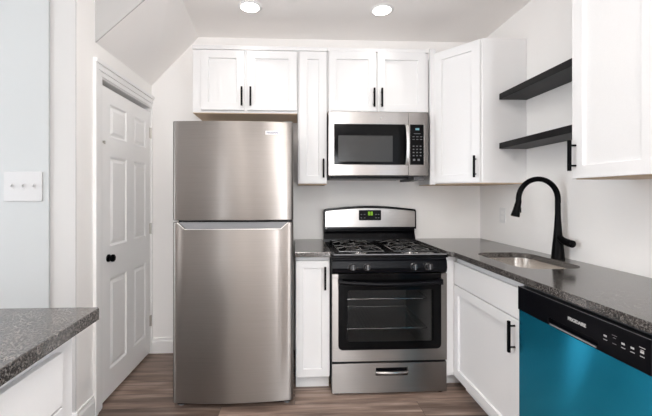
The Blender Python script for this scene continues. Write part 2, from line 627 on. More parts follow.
# six-panel door (front looks to +X)
dw, dh = 0.711, 1.960
colA = (0.102, 0.320)
colB = (0.426, 0.624)
rows = ((0.165, 0.745), (0.955, 1.53), (1.655, 1.865))
rects = [(c0, r0, c1, r1) for (c0, c1) in (colA, colB) for (r0, r1) in rows]
mb = panel_slab(dw, dh, 0.035, rects, [(0.010, 0.009), (0.018, 0.009), (0.036, 0.002)])
door = mb.build('door_1', M['door'], loc=(XL - 0.004, -0.730, 0.018), rot=(0, 0, PI / 2), bevel=0.001)
struct(door)
m = MB()
m.lathe([(0.0, 0), (0.024, 0), (0.024, -0.006), (0.010, -0.009), (0.010, -0.014), (0.019, -0.019), (0.024, -0.027), (0.023, -0.036), (0.014, -0.042), (0.0, -0.043)][::-1], (0.078, 0, 0.882), 24, 'y')
m.build('knob', M['black'], door, smooth=True)
for hz in (1.79, 1.01, 0.255):
    m = MB()
    m.cyl((dw + 0.003, -0.006, hz - 0.045), (dw + 0.003, -0.006, hz + 0.045), 0.006, 10)
    m.box(dw - 0.016, -0.002, hz - 0.042, dw + 0.003, 0.0, hz + 0.042)
    m.build('hinge', M['hinge'], door)
m = MB()
m.cyl((0.016, 0, 1.61), (0.016, -0.010, 1.61), 0.006, 10)
m.box(0.010, -0.014, 1.597, 0.022, -0.010, 1.617)
m.build('latch', M['hinge'], door)

# ------------------------------------------------------------------ cabinets (front looks to local -y)
def carcass(parent, x0, x1, z0, z1, depth, y0=0.021, name='body', top=None):
    return MB().box(x0, y0, z0, x1, y0 + depth, z1).build(name, M['cab'], parent, bevel=0.001)


def underside(parent, x0, x1, z, y0, y1, name='bottom_panel'):
    return MB().box(x0, y0, z, x1, y1, z + 0.006).build(name, M['tan'], parent)


UY = -0.335
# over the fridge
t = thing('wall_cabinet', 'white two-door wall cabinet mounted above the fridge', 'cabinet', (-0.754, UY, 1.905))
W = 0.774
carcass(t, 0, W, 0.006, 0.470, 0.31)
MB().box(0, 0.004, 0.47, W, 0.331, 0.499).build('top_rail', M['cab'], t, bevel=0.0015)
underside(t, 0.002, W - 0.002, 0.0, 0.023, 0.33)
shaker(t, 0.063, 0.022, 0.380, 0.462, handle=(0.366, 0.117))
shaker(t, 0.402, 0.022, 0.766, 0.462, handle=(0.430, 0.117))
# narrow tall
t = thing('wall_cabinet', 'tall narrow white wall cabinet between fridge and microwave', 'cabinet', (0.023, UY, 1.379))
W = 0.218
carcass(t, 0, W, 0.006, 0.996, 0.31)
MB().box(0, 0.004, 0.996, W, 0.331, 1.024).build('top_rail', M['cab'], t, bevel=0.0015)
underside(t, 0.002, W - 0.002, 0.0, 0.023, 0.33)
shaker(t, 0.010, 0.008, 0.212, 0.990, handle=(0.188, 0.12))
# above the microwave
t = thing('wall_cabinet', 'white two-door wall cabinet directly above the microwave', 'cabinet', (0.243, UY, 1.918))
W = 0.770
carcass(t, 0, W, 0.006, 0.458, 0.31)
MB().box(0, 0.004, 0.458, W, 0.331, 0.484).build('top_rail', M['cab'], t, bevel=0.0015)
underside(t, 0.002, W - 0.002, 0.0, 0.023, 0.33)
shaker(t, 0.010, 0.008, 0.364, 0.456, handle=(0.346, 0.107))
shaker(t, 0.376, 0.008, 0.742, 0.456, handle=(0.404, 0.107))
# diagonal corner cabinet
t = thing('corner_wall_cabinet', 'white corner wall cabinet with an angled single door', 'cabinet', (1.0555, -0.33, 1.379))
ox, oy = 1.0555, -0.33
P = [(0.0, 0.0), (1.283 - ox, -0.594 - oy), (XR - 0.002 - ox, -0.594 - oy), (XR - 0.002 - ox, -0.002 - oy), (0.0, -0.002 - oy)]
MB().prism(P, 'z', 0.006, 0.994).build('body', M['cab'], t, bevel=0.0015)
MB().prism([(P[0][0] + 0.002, P[0][1] + 0.004), (P[1][0] + 0.002, P[1][1] + 0.003), (P[2][0] - 0.001, P[2][1] + 0.003), (P[3][0] - 0.001, P[3][1] - 0.001), (P[4][0] + 0.002, P[4][1] - 0.001)], 'z', 0.0, 0.006).build('bottom_panel', M['tan'], t)
MB().box(1.0145 - ox, UY + 0.014 - oy, 0.0, -0.0005, -0.02, 1.02).build('filler_strip', M['cab'], t, bevel=0.001)
ang = math.atan2(P[1][1], P[1][0])
L = math.hypot(P[1][0], P[1][1])
ux, uy = math.cos(ang), math.sin(ang)
nx, ny = uy, -ux      # outward normal (towards the room)
off = 0.0195
d = panel_slab(L - 0.022, 0.968, 0.019, [(0.057, 0.057, L - 0.022 - 0.057, 0.968 - 0.057)], [(0.001, 0.012)]).build(
    'door', M['cab'], t, bevel=0.0015, loc=(ux * 0.008 + nx * off, uy * 0.008 + ny * off, 0.012), rot=(0, 0, ang))
bar_pull(d, L - 0.022 - 0.026, 0.105, 0.15)
# near right wall cabinet (front looks to -X)
t = thing('wall_cabinet', 'large white wall cabinet at the right edge, past the black shelves', 'cabinet', (1.28, -1.345, 1.372), -PI / 2)
W = 0.76
carcass(t, 0, W, 0.006, 1.02, 0.287)
underside(t, 0.002, W - 0.002, 0.0, 0.023, 0.305)
shaker(t, 0.004, 0.004, 0.377, 1.015, handle=(0.026, 0.108))
shaker(t, 0.383, 0.004, 0.756, 1.015, handle=(0.734, 0.108))

# base cabinets
CT = 0.9305          # counter top height
CB = CT - 0.033
FY = -0.63
def base_body(parent, W, depth, top=CB, kick=0.10, y0=0.021, kx=0.0):
    MB().box(0, y0, kick, W, y0 + depth, top - 0.0005).build('body', M['cab'], parent, bevel=0.001)
    MB().box(0.002, 0.075, 0, W - 0.002, 0.090, kick).build('toe_kick', M['cab'], parent)
    MB().box(0.002, 0.090, 0, W - 0.002, y0 + depth, kick).build('plinth', M['dgrey'], parent)


t = thing('base_cabinet', 'narrow white base cabinet between fridge and range', 'cabinet', (0.004, FY, 0))
base_body(t, 0.228, 0.606)
shaker(t, 0.003, 0.105, 0.222, 0.868, handle=(0.193, 0.758), hlen=0.152, st=0.05)

XF = 1.055
t = thing('base_cabinet', 'white sink base cabinet with plain top front and one door', 'cabinet', (XF, -0.640, 0), -PI / 2)
W = 0.672
# open-topped body so that the sink bowl hangs inside
m = MB()
m.box(0, 0.021, 0.10, W, 0.040, CB - 0.0005)
m.box(0, 0.040, 0.10, 0.018, 0.532, CB - 0.0005)
m.box(W - 0.018, 0.040, 0.10, W, 0.532, CB - 0.0005)
m.box(0.018, 0.040, 0.10, W - 0.018, 0.532, 0.118)
m.build('body', M['cab'], t, bevel=0.001)
MB().box(0.0, 0.085, 0, W - 0.002, 0.100, 0.10).build('toe_kick', M['cab'], t)
MB().box(0.0, 0, 0, W - 0.006, 0.019, 0.146).build('drawer_front', M['cab'], t, bevel=0.0015, loc=(0.003, 0, 0.713))
shaker(t, 0.003, 0.105, W - 0.003, 0.706, handle=(W - 0.032, 0.622), hlen=0.15)
# frontal filler next to the range
MB().box(-0.030, -0.053, 0.10, 0.0, 0.0195, CB - 0.0005).build('filler_strip', M['cab'], t, bevel=0.001)
MB().box(-0.100, -0.050, 0.0, -0.088, 0.084, 0.0985).build('kick_return', M['cab'], t)

# end cabinet beyond the dishwasher
t = thing('base_cabinet', 'white end panel of the right counter run beyond the dishwasher', 'cabinet', (XF, -1.925, 0), -PI / 2)
MB().box(0, 0.0, 0, 0.03, 0.532, CB - 0.0005).build('body', M['cab'], t, bevel=0.001)

# peninsula cabinet (front looks to +X)
t = thing('peninsula_cabinet', 'white drawer cabinet carrying the granite peninsula at lower left', 'cabinet', (-0.665, -2.60, 0), PI / 2)
W = 0.775
base_body(t, W, 0.60, y0=0.0, top=CB - 0.006)
d = MB().box(0, -0.0, 0, 0.50, 0.019, 0.146).build('drawer_front', M['cab'], t, bevel=0.0015, loc=(0.205, -0.020, 0.716))
shaker(t, 0.205, 0.105, 0.705, 0.709, y=-0.020)

# ------------------------------------------------------------------ counters
def slab_with_hole(outer, hole, z0, z1, name, label, mat, bev=0.003):
    bm = bmesh.new()
    def loop(pts):
        vs = [bm.verts.new((x, y, z1)) for x, y in pts]
        return [bm.edges.new((vs[i], vs[(i + 1) % len(vs)])) for i in range(len(vs))]
    e = loop(outer)
    if hole:
        e += loop(hole)
    r = bmesh.ops.triangle_fill(bm, use_beauty=True, edges=e)
    bmesh.ops.dissolve_limit(bm, angle_limit=0.01, verts=bm.verts, edges=bm.edges) if not hole else None
    fs = list(bm.faces)
    ex = bmesh.ops.extrude_face_region(bm, geom=fs)
    vs = [g for g in ex['geom'] if isinstance(g, bmesh.types.BMVert)]
    bmesh.ops.translate(bm, vec=(0, 0, z0 - z1), verts=vs)
    m = MB()
    m.bm.free()
    m.bm = bm
    o = m.build(name, mat, bevel=bev)
    return tag(o, label, 'countertop')


def rrect(x0, y0, x1, y1, r, n=8):
    pts = []
    for cx, cy, a0 in ((x1 - r, y1 - r, 0), (x0 + r, y1 - r, PI / 2), (x0 + r, y0 + r, PI), (x1 - r, y0 + r, 1.5 * PI)):
        for k in range(n + 1):
            a = a0 + PI / 2 * k / n
            pts.append((cx + r * math.cos(a), cy + r * math.sin(a)))
    return pts


SX0, SX1, SY0, SY1 = 1.140, 1.485, -1.215, -0.725
hole = rrect(SX0, SY0, SX1, SY1, 0.095)
slab_with_hole([(1.002, -0.002), (1.588, -0.002), (1.588, -1.985), (1.029, -1.985), (1.029, -0.705), (1.002, -0.672)],
               hole, CB, CT, 'countertop', 'grey speckled granite countertop around the sink, over the dishwasher', M['granite'])
slab_with_hole([(-0.002, -0.002), (0.231, -0.002), (0.231, -0.668), (-0.002, -0.668)], None, CB, CT, 'countertop',
               'small piece of granite countertop between fridge and range', M['granite'])
slab_with_hole([(-1.60, -1.740), (-0.636, -1.740), (-0.628, -1.750), (-0.592, -2.65), (-1.60, -2.65)], None, CT - 0.031, CT + 0.007,
               'countertop', 'grey granite peninsula countertop at the lower left corner', M['granite'])

# sink
t = thing('sink', 'stainless undermount sink bowl set into the right counter', 'sink', (1.3175, -0.9975, 0.70))
bm = bmesh.new()
lv = [(0.0, CB - 0.001, 0.012), (0.0, CB - 0.001, 0.0), (0.0, 0.76, -0.004), (0.0, 0.735, -0.018), (0.0, 0.722, -0.05)]
rings = []
for _, z, g in lv:
    pts = rrect(SX0 - g - 0.003, SY0 - g - 0.003, SX1 + g + 0.003, SY1 + g + 0.003, max(0.03, 0.095 + g))
    rings.append([bm.verts.new((x - 1.3175, y + 0.9975, z - 0.70)) for x, y in pts])
for A, B in zip(rings, rings[1:]):
    n = len(A)
    for k in range(n):
        bm.faces.new((A[k], A[(k + 1) % n], B[(k + 1) % n], B[k]))
bm.faces.new(rings[-1])
m = MB(); m.bm.free(); m.bm = bm
o = m.build('bowl', M['sinksteel'], t, smooth=True)
md = o.modifiers.new('thick', 'SOLIDIFY'); md.thickness = 0.0015; md.offset = 0
MB().lathe([(0.0, 0.001), (0.044, 0.001), (0.046, 0.003), (0.040, 0.005), (0.034, 0.003), (0.0, 0.003)], (0.02, 0, 0.0225), 28).build('drain', M['drain'], t, smooth=True)

# faucet
FX, FYY = 1.533, -0.945
t = thing('faucet', 'matte black high-arc pull-down kitchen faucet behind the sink', 'faucet', (FX, FYY, CT))
m = MB()
m.lathe([(0.0, 0.0), (0.034, 0.0), (0.0345, 0.006), (0.033, 0.012), (0.030, 0.05), (0.0255, 0.10), (0.0205, 0.16), (0.0165, 0.22), (0.0142, 0.27), (0.0, 0.27)], (0, 0, 0), 28)
m.build('body', M['black'], t, smooth=True)
R = 0.118
pts = [(0, 0, 0.25)] + [(0, 0, 0.25 + 0.02 * k) for k in range(1, 5)]
cz = 0.345
for k in range(0, 25):
    a = math.radians(186 * k / 24)
    pts.append((-R + R * math.cos(a), 0, cz + R * math.sin(a)))
MB().tube(pts, 0.0148, 16).build('spout', M['black'], t, smooth=True)
a = math.radians(186)
ex, ez = -R + R * math.cos(a), cz + R * math.sin(a)
dx, dz = math.sin(a), -math.cos(a)
dx, dz = -abs(math.sin(math.radians(14))), -math.cos(math.radians(14))
def hp(s_): return (ex + dx * s_, 0, ez + dz * s_)
MB().tube([hp(-0.004), hp(0.010), hp(0.013), hp(0.05), hp(0.085), hp(0.090)], [0.0150, 0.0158, 0.0165, 0.0190, 0.0235, 0.0215], 20).build('spray_head', M['black'], t, smooth=True)
q = t.children[-1]
MB().box(ex + dx * 0.04 + 0.014, -0.006, ez - 0.065, ex + dx * 0.04 + 0.023, 0.006, ez - 0.035).build('spray_button', M['black'], q, bevel=0.002)
MB().tube([(0, -0.008, 0.128), (0, -0.030, 0.114), (0, -0.050, 0.106), (0, -0.085, 0.100), (0, -0.106, 0.098), (0, -0.112, 0.098)],
          [0.017, 0.018, 0.0195, 0.021, 0.0205, 0.013], 18).build('lever', M['black'], t, smooth=True)

# ------------------------------------------------------------------ refrigerator
RF = (-0.377, -0.05, 0)
t = thing('refrigerator', 'tall stainless top-freezer refrigerator left of the range', 'refrigerator', RF)
HW = 0.367
MB().box(-HW + 0.006, -0.62, 0.04, HW - 0.006, 0.0, 1.735).build('cabinet_shell', M['dgrey'], t, bevel=0.004)
YD0, YD1 = -0.715, -0.632      # local edge front / back of doors


def yfront(x):
    u = abs(x) / HW
    y = YD0 - 0.022 * (1 - u * u)
    e = HW - abs(x)
    if e < 0.018:
        k = 1 - e / 0.018
        y += 0.018 * (1 - math.sqrt(max(0, 1 - k * k)))
    return y


def columns():
    xs = [-HW + 0.018 * (1 - math.cos(PI / 2 * k / 6)) for k in range(7)]
    n = 26
    xs += [-HW + 0.018 + (2 * HW - 0.036) * k / n for k in range(1, n)]
    xs += [-x for x in xs[:7]][::-1]
    return xs


def curved_door(zb, zt, name, notch=None):
    """notch=(half top width, half bottom width, depth in z, depth in y) cut in the upper front edge"""
    bm = bmesh.new()
    xs = columns()
    if notch:
        a, b, dz, dy = notch
        xs = sorted(set([round(x, 5) for x in xs if abs(abs(x) - a) > 0.006 and abs(abs(x) - b) > 0.006] + [-a, -b, b, a]))
    F = []
    for x in xs:
        y = yfront(x)
        dz_ = 0.0
        if notch:
            if abs(x) <= b:
                dz_ = notch[2]
            elif abs(x) < a:
                dz_ = notch[2] * (a - abs(x)) / (a - b)
        ztl = zt - dz_
        prof = [(y + 0.004, zb), (y, zb + 0.004), (y, ztl - 0.005), (y + 0.0015, ztl - 0.0015), (y + 0.005, ztl)]
        if notch and dz_ > 0:
            prof += [(y + 0.012, ztl - 0.004), (y + 0.035, ztl - 0.004), (y + 0.0352, zt)]
        elif notch:
            prof += [(y + 0.012, zt), (y + 0.035, zt), (y + 0.0352, zt)]
        prof += [(YD1, zt), (YD1, zb)]
        F.append([bm.verts.new((x, p[0], p[1])) for p in prof])
    for A, B in zip(F, F[1:]):
        n = len(A)
        for k in range(n):
            try:
                bm.faces.new((A[k], B[k], B[(k + 1) % n], A[(k + 1) % n]))
            except ValueError:
                pass
    bm.faces.new(F[0]); bm.faces.new(F[-1][::-1])
    bmesh.ops.remove_doubles(bm, verts=bm.verts, dist=0.00003)
    m = MB(); m.bm.free(); m.bm = bm
    return m.build(name, M['steel'], t, smooth=True)


fd = curved_door(1.146, 1.750, 'freezer_door')
rd = curved_door(0.036, 1.134, 'fridge_door', notch=(0.335, 0.290, 0.042, 0.03))
MB().prism([(-0.332, 1.1338), (-0.289, 1.0935), (0.289, 1.0935), (0.332, 1.1338)], 'y', -0.7075, -0.700).build('handle_pocket', M['mgrey'], rd)
lp = [(-0.335, yfront(0.335) - 0.001, 1.132), (-0.290, yfront(0.290) - 0.001, 1.0925)]
lp += [(-0.290 + 0.58 * k / 16, yfront(-0.290 + 0.58 * k / 16) - 0.001, 1.0925) for k in range(1, 16)]
lp += [(0.290, yfront(0.290) - 0.001, 1.0925), (0.335, yfront(0.335) - 0.001, 1.132)]
MB().tube(lp, 0.0028, 8).build('handle_lip', M['steel_h'], rd, smooth=True)
MB().box(-0.333, -0.70, 1.1345, 0.333, -0.64, 1.1455).build('gasket', M['bplast'], t)
MB().box(-HW + 0.02, -0.68, 0.008, HW - 0.02, -0.60, 0.034).build('base_grille', M['bplast'], t)
for sx in (-1, 1):
    m = MB().cyl((sx * (HW - 0.04), -0.66, 0.0), (sx * (HW - 0.04), -0.66, 0.02), 0.02, 14)
    m.build('foot', M['mgrey'], t)
m = MB().box(HW - 0.065, -0.70, 1.7505, HW - 0.006, -0.655, 1.757)
m.build('hinge_cover', M['mgrey'], t, bevel=0.003)
lx = 0.240
b = MB().box(-0.043, -0.0018, -0.0115, 0.043, 0.0010, 0.0115).build('brand_badge', M['white'], fd, bevel=0.0005, loc=(lx, yfront(lx), 1.6805), rot=(0, 0, 0.078))
text_mesh('lettering', 'FRIGIDAIRE', 0.0150, M['print_b'], b, (0, -0.0022, 0), (PI / 2, 0, 0), sx=0.95, font_bold=0.0003)

# ------------------------------------------------------------------ microwave
t = thing('microwave', 'stainless over-the-range microwave below the wall cabinet', 'microwave', (0.245, -0.002, 1.440))
MW = 0.733
MB().box(0.004, -0.37, 0.0, MW - 0.004, 0.0, 0.464).build('body', M['dgrey'], t, bevel=0.003)
def frame(x0, z0, x1, z1, ix0, iz0, ix1, iz1, y0, y1):
    m = MB()
    m.box(x0, y0, z0, x1, y1, iz0)
    m.box(x0, y0, iz1, x1, y1, z1)
    m.box(x0, y0, iz0, ix0, y1, iz1)
    m.box(ix1, y0, iz0, x1, y1, iz1)
    return m


dr = panel_slab(0.586, 0.464, 0.027, [(0.040, 0.078, 0.582, 0.374)], [(0.001, 0.004)]).build('door', M['steel_m'], t, loc=(0, -0.400, 0.004), bevel=0.0015)
MB().box(0.042, 0.0015, 0.080, 0.580, 0.003, 0.372).build('window', M['glass_blk'], dr)
MB().box(0.070, 0.0008, 0.100, 0.470, 0.0015, 0.290).build('window_screen', M['screen'], dr)
pts = [(0.572 + 0.0, -0.004, 0.080)] + [(0.572, -0.004 - 0.032 * math.sin(PI * k / 14) ** 0.6, 0.080 + 0.292 * k / 14) for k in range(1, 14)] + [(0.572, -0.004, 0.372)]
bm = bmesh.new()
rr = []
for p in pts:
    rr.append([bm.verts.new((p[0] + a_, p[1] + b_, p[2])) for a_, b_ in ((-0.012, 0.003), (-0.009, -0.006), (0.009, -0.006), (0.012, 0.003))])
for A, B in zip(rr, rr[1:]):
    for k in range(4):
        bm.faces.new((A[k], A[(k + 1) % 4], B[(k + 1) % 4], B[k]))
bm.faces.new(rr[0]); bm.faces.new(rr[-1])
m = MB(); m.bm.free(); m.bm = bm
m.build('handle', M['steel_h'], dr, bevel=0.002, smooth=True)
MB().lathe([(0.0, -0.001), (0.009, -0.001), (0.009, 0.0), (0.0, 0.0)], (0.385, 0, 0.418), 20, 'y').build('logo', M['steel_s'], dr)
cp = panel_slab(MW - 0.589, 0.464, 0.027, [(0.010, 0.078, 0.114, 0.374)], [(0.001, 0.002)]).build('control_panel', M['steel_m'], t, loc=(0.589, -0.400, 0.004), bevel=0.0015)
kp = MB().box(0.012, 0.0008, 0.080, 0.112, 0.0016, 0.372).build('keypad', M['glass_blk'], cp)
MB().box(0.050, 0.0002, 0.333, 0.078, 0.0008, 0.347).build('display', M['cyan'], cp)
for r_ in range(4):
    for c_ in range(3):
        MB().box(0.030 + c_ * 0.026, 0.0003, 0.142 + r_ * 0.023, 0.042 + c_ * 0.026, 0.0008, 0.150 + r_ * 0.023).build('button', M['print_g'], cp)
for c_ in range(3):
    for zz in (0.262, 0.282):
        MB().box(0.028 + c_ * 0.028, 0.0003, zz, 0.044 + c_ * 0.028, 0.0008, zz + 0.005).build('button', M['print_g'], cp)
MB().box(0.038, 0.0003, 0.305, 0.088, 0.0008, 0.309).build('button', M['print_g'], cp)
for c_ in range(2):
    MB().box(0.032 + c_ * 0.034, 0.0003, 0.108, 0.048 + c_ * 0.034, 0.0008, 0.122).build('button', M['print_g'], cp)
m = MB()
m.box(0.02, -0.36, -0.018, 0.60, -0.04, -0.0005)
m.build('vent_grille', M['bplast'], t, bevel=0.003)
MB().box(0.64, -0.36, -0.030, 0.715, -0.02, -0.0005).build('lamp_housing', M['dgrey'], t, bevel=0.002)
for i in range(2):
    MB().box(0.10 + i * 0.30, -0.34, -0.020, 0.28 + i * 0.30, -0.20, -0.0182).build('filter', M['mgrey'], t)

# ------------------------------------------------------------------ gas range
RX = 0.2365
RW = 0.760
t = thing('gas_range', 'stainless and black gas range between the base cabinets', 'stove', (RX, -0.03, 0))
by0 = -0.60      # local body front
# body shell with an open oven cavity
m = MB()
m.box(0.004, by0, 0.045, RW - 0.004, 0.0, 0.205)
m.box(0.004, by0, 0.205, 0.080, 0.0, 0.895)
m.box(RW - 0.080, by0, 0.205, RW - 0.004, 0.0, 0.895)
m.box(0.080, by0, 0.760, RW - 0.080, 0.0, 0.895)
m.box(0.080, -0.06, 0.205, RW - 0.080, 0.0, 0.760)
m.build('body', M['bplast'], t)
m = MB()
m.box(0.082, by0 + 0.01, 0.207, 0.086, -0.062, 0.758)
m.box(RW - 0.086, by0 + 0.01, 0.207, RW - 0.082, -0.062, 0.758)
m.box(0.086, by0 + 0.01, 0.207, RW - 0.086, -0.062, 0.211)
m.box(0.086, -0.066, 0.211, RW - 0.086, -0.062, 0.758)
m.build('oven_liner', M['oven'], t)
for rz_ in (0.40, 0.60):
    m = MB()
    m.tube([(0.10, -0.10, rz_), (RW - 0.10, -0.10, rz_), (RW - 0.10, by0 + 0.04, rz_), (0.10, by0 + 0.04, rz_)], 0.004, 8, closed=True)
    for k in range(1, 22):
        xx = 0.10 + (RW - 0.20) * k / 22
        m.cyl((xx, -0.10, rz_), (xx, by0 + 0.04, rz_), 0.002, 6)
    m.build('oven_rack', M['chrome'], t, smooth=True)
# oven door: steel frame, black glass, window
dz0, dz1 = 0.224, 0.790
dW = RW - 0.006
od = panel_slab(dW, dz1 - dz0, 0.045, [], []) if False else frame(0, 0, dW, dz1 - dz0, 0.044, 0.083, dW - 0.044, 0.545, 0, 0.045)
od = od.build('oven_door', M['steel'], t, loc=(0.003, -0.651, dz0), bevel=0.0015)
# black glass surround with rounded lower corners and the window hole
gx0, gx1, gz0, gz1 = 0.040, dW - 0.040, 0.076, 0.5675
wx0, wx1, wz0, wz1 = 0.100, dW - 0.092, 0.128, 0.462
bm = bmesh.new()
outer = [(gx0, gz1)] + [(gx0 + 0.03 - 0.03 * math.cos(a_), gz0 + 0.03 - 0.03 * math.sin(a_)) for a_ in [PI / 2 * k / 6 for k in range(7)]] + \
        [(gx1 - 0.03 + 0.03 * math.sin(a_), gz0 + 0.03 - 0.03 * math.cos(a_)) for a_ in [PI / 2 * k / 6 for k in range(7)]] + [(gx1, gz1)]
inner = rrect(wx0, wz0, wx1, wz1, 0.014, 4)
es = []
for lp in (outer, inner):
    vs = [bm.verts.new((x, -0.004, z)) for x, z in lp]
    es += [bm.edges.new((vs[i], vs[(i + 1) % len(vs)])) for i in range(len(vs))]
bmesh.ops.triangle_fill(bm, use_beauty=True, edges=es)
exr = bmesh.ops.extrude_face_region(bm, geom=list(bm.faces))
bmesh.ops.translate(bm, vec=(0, 0.0035, 0), verts=[g for g in exr['geom'] if isinstance(g, bmesh.types.BMVert)])
m = MB(); m.bm.free(); m.bm = bm
m.build('glass_surround', M['glass_blk'], od)
MB().box(wx0 - 0.004, 0.004, wz0 - 0.004, wx1 + 0.004, 0.008, wz1 + 0.004).build('window', M['glass_oven'], od)
# curved black handle
pts = []
for k in range(17):
    u = k / 16
    pts.append((0.048 + (dW - 0.096) * u, -0.030 - 0.016 * math.sin(PI * u), 0.520 - 0.012 * math.sin(PI * u)))
m = MB().tube(pts, 0.013, 12)
m.box(0.040, -0.036, 0.500, 0.064, 0.0, 0.535)
m.box(dW - 0.064, -0.036, 0.500, dW - 0.040, 0.0, 0.535)
m.build('handle', M['bplast'], od, smooth=True)
# storage drawer
dd = panel_slab(dW, 0.191, 0.035, [(0.286, 0.109, 0.496, 0.161)], [(0.001, 0.022)]).build('drawer', M['steel'], t, loc=(0.003, -0.646, 0.017), bevel=0.0015)
MB().box(0.2875, 0.019, 0.1105, 0.4945, 0.0215, 0.1595).build('pull_recess', M['bplast'], dd)
MB().tube([(0.294, 0.004, 0.129), (0.30, -0.004, 0.131), (0.391, -0.008, 0.130), (0.482, -0.004, 0.131), (0.488, 0.004, 0.129)], 0.010, 12).build('pull', M['steel_s'], dd, smooth=True)
MB().box(0.006, -0.63, 0.209, RW - 0.006, -0.601, 0.2235).build('seal', M['bplast'], t)
for fx in (0.035, RW - 0.035):
    for fy in (-0.60, -0.06):
        MB().cyl((fx, fy, 0.0), (fx, fy, 0.0445), 0.024, 14).build('foot', M['bplast'], t)
# control panel
prof = [(-0.601, 0.795), (-0.645, 0.795), (-0.660, 0.802), (-0.668, 0.83), (-0.662, 0.875), (-0.652, 0.882), (-0.652, 0.893), (-0.601, 0.893)]
cpn = MB().prism(prof, 'x', 0.001, RW - 0.008).build('control_panel', M['bplast'], t, bevel=0.002)
MB().box(0.004, -0.653, 0.8785, RW - 0.004, -0.6515, 0.8805).build('trim_line', M['mgrey'], cpn) if False else None
for kx in (0.132, 0.226, 0.532, 0.627):
    k_ = MB().lathe([(0.0, 0.0), (0.026, 0.0), (0.026, -0.004), (0.021, -0.007), (0.0195, -0.024), (0.017, -0.027), (0.0, -0.027)][::-1], (0, 0, 0), 24, 'y').build('knob', M['knob'], t, smooth=True, loc=(kx, -0.666, 0.838))
    MB().box(-0.0028, -0.036, -0.014, 0.0028, -0.026, 0.019).build('grip', M['mgrey'], k_, bevel=0.0015)
# cooktop
m = MB()
m.box(0.0, -0.665, 0.895, RW, -0.001, 0.905)
for (a_, b_, c_, d_) in ((0.0, -0.665, RW, -0.635), (0.0, -0.06, RW, -0.001), (0.0, -0.635, 0.03, -0.06), (RW - 0.03, -0.635, RW, -0.06)):
    m.box(a_, b_, 0.905, c_, d_, 0.917)
ck = m.build('cooktop', M['enamel'], t, bevel=0.003)
MB().cyl((0.012, -0.664, 0.917), (RW - 0.012, -0.664, 0.917), 0.0035, 8).build('edge_trim', M['mgrey'], t, smooth=True)
for i, (bx, byy) in enumerate(((0.20, -0.50), (0.20, -0.22), (0.56, -0.50), (0.56, -0.22))):
    bb = MB().lathe([(0.0, 0.0), (0.062, 0.0), (0.060, 0.004), (0.045, 0.005), (0.042, 0.012), (0.0, 0.012)], (0, 0, 0), 28).build('burner', M['alu'], t, smooth=True, loc=(bx, byy, 0.905))
    MB().lathe([(0.0, 0.012), (0.034, 0.012), (0.036, 0.016), (0.033, 0.020), (0.0, 0.021)], (0, 0, 0), 24).build('burner_cap', M['iron'], bb, smooth=True)
for gx in (0.20, 0.56):
    m = MB()
    zt = 0.944
    x0, x1, y0, y1 = gx - 0.145, gx + 0.145, -0.625, -0.085
    m.tube([(x0, y0, zt - 0.014), (x1, y0, zt - 0.014), (x1, y1, zt - 0.014), (x0, y1, zt - 0.014)], 0.0055, 8, closed=True)
    m.cyl((x0, -0.355, zt - 0.014), (x1, -0.355, zt - 0.014), 0.005, 8)
    for byy in (-0.50, -0.22):
        ring = [(gx + 0.092 * math.cos(2 * PI * k / 28), byy + 0.092 * math.sin(2 * PI * k / 28), zt - 0.006) for k in range(28)]
        m.tube(ring, 0.0045, 8, closed=True)
        for k in range(4):
            a_ = PI / 4 + k * PI / 2
            ca, sa = math.cos(a_), math.sin(a_)
            m.tube([(gx + 0.035 * ca, byy + 0.035 * sa, zt), (gx + 0.092 * ca, byy + 0.092 * sa, zt), (gx + 0.135 * ca, byy + 0.125 * sa, zt - 0.006), (gx + 0.142 * ca, byy + 0.130 * sa, zt - 0.018)], 0.0045, 8)
        for k in range(4):
            a_ = k * PI / 2
            ca, sa = math.cos(a_), math.sin(a_)
            m.tube([(gx + 0.04 * ca, byy + 0.04 * sa, zt), (gx + 0.092 * ca, byy + 0.092 * sa, zt), (gx + 0.143 * ca, byy + 0.135 * sa, zt - 0.012)], 0.0045, 8)
    for fx_, fy_ in ((x0, y0), (x1, y0), (x0, y1), (x1, y1)):
        m.cyl((fx_, fy_, zt - 0.014), (fx_, fy_, 0.9055), 0.006, 8)
    m.build('grate', M['iron'], t, smooth=True)
# backguard
bgx0, bgx1 = -0.002, RW + 0.002
def arch(x0, x1, zb, zc, zm, n=20, r=0.02):
    pts = [(x0, zb), (x1, zb), (x1, zc - r)]
    pts += [(x1 - r + r * math.cos(PI / 2 * k / 4), zc - r + r * math.sin(PI / 2 * k / 4)) for k in range(1, 5)]
    for k in range(1, n):
        u = k / n
        x = x1 - r - (x1 - x0 - 2 * r) * u
        pts.append((x, zc + (zm - zc) * math.sin(PI * u)))
    pts += [(x0 + r - r * math.sin(PI / 2 * k / 4), zc - r + r * math.cos(PI / 2 * k / 4)) for k in range(0, 5)]
    return pts


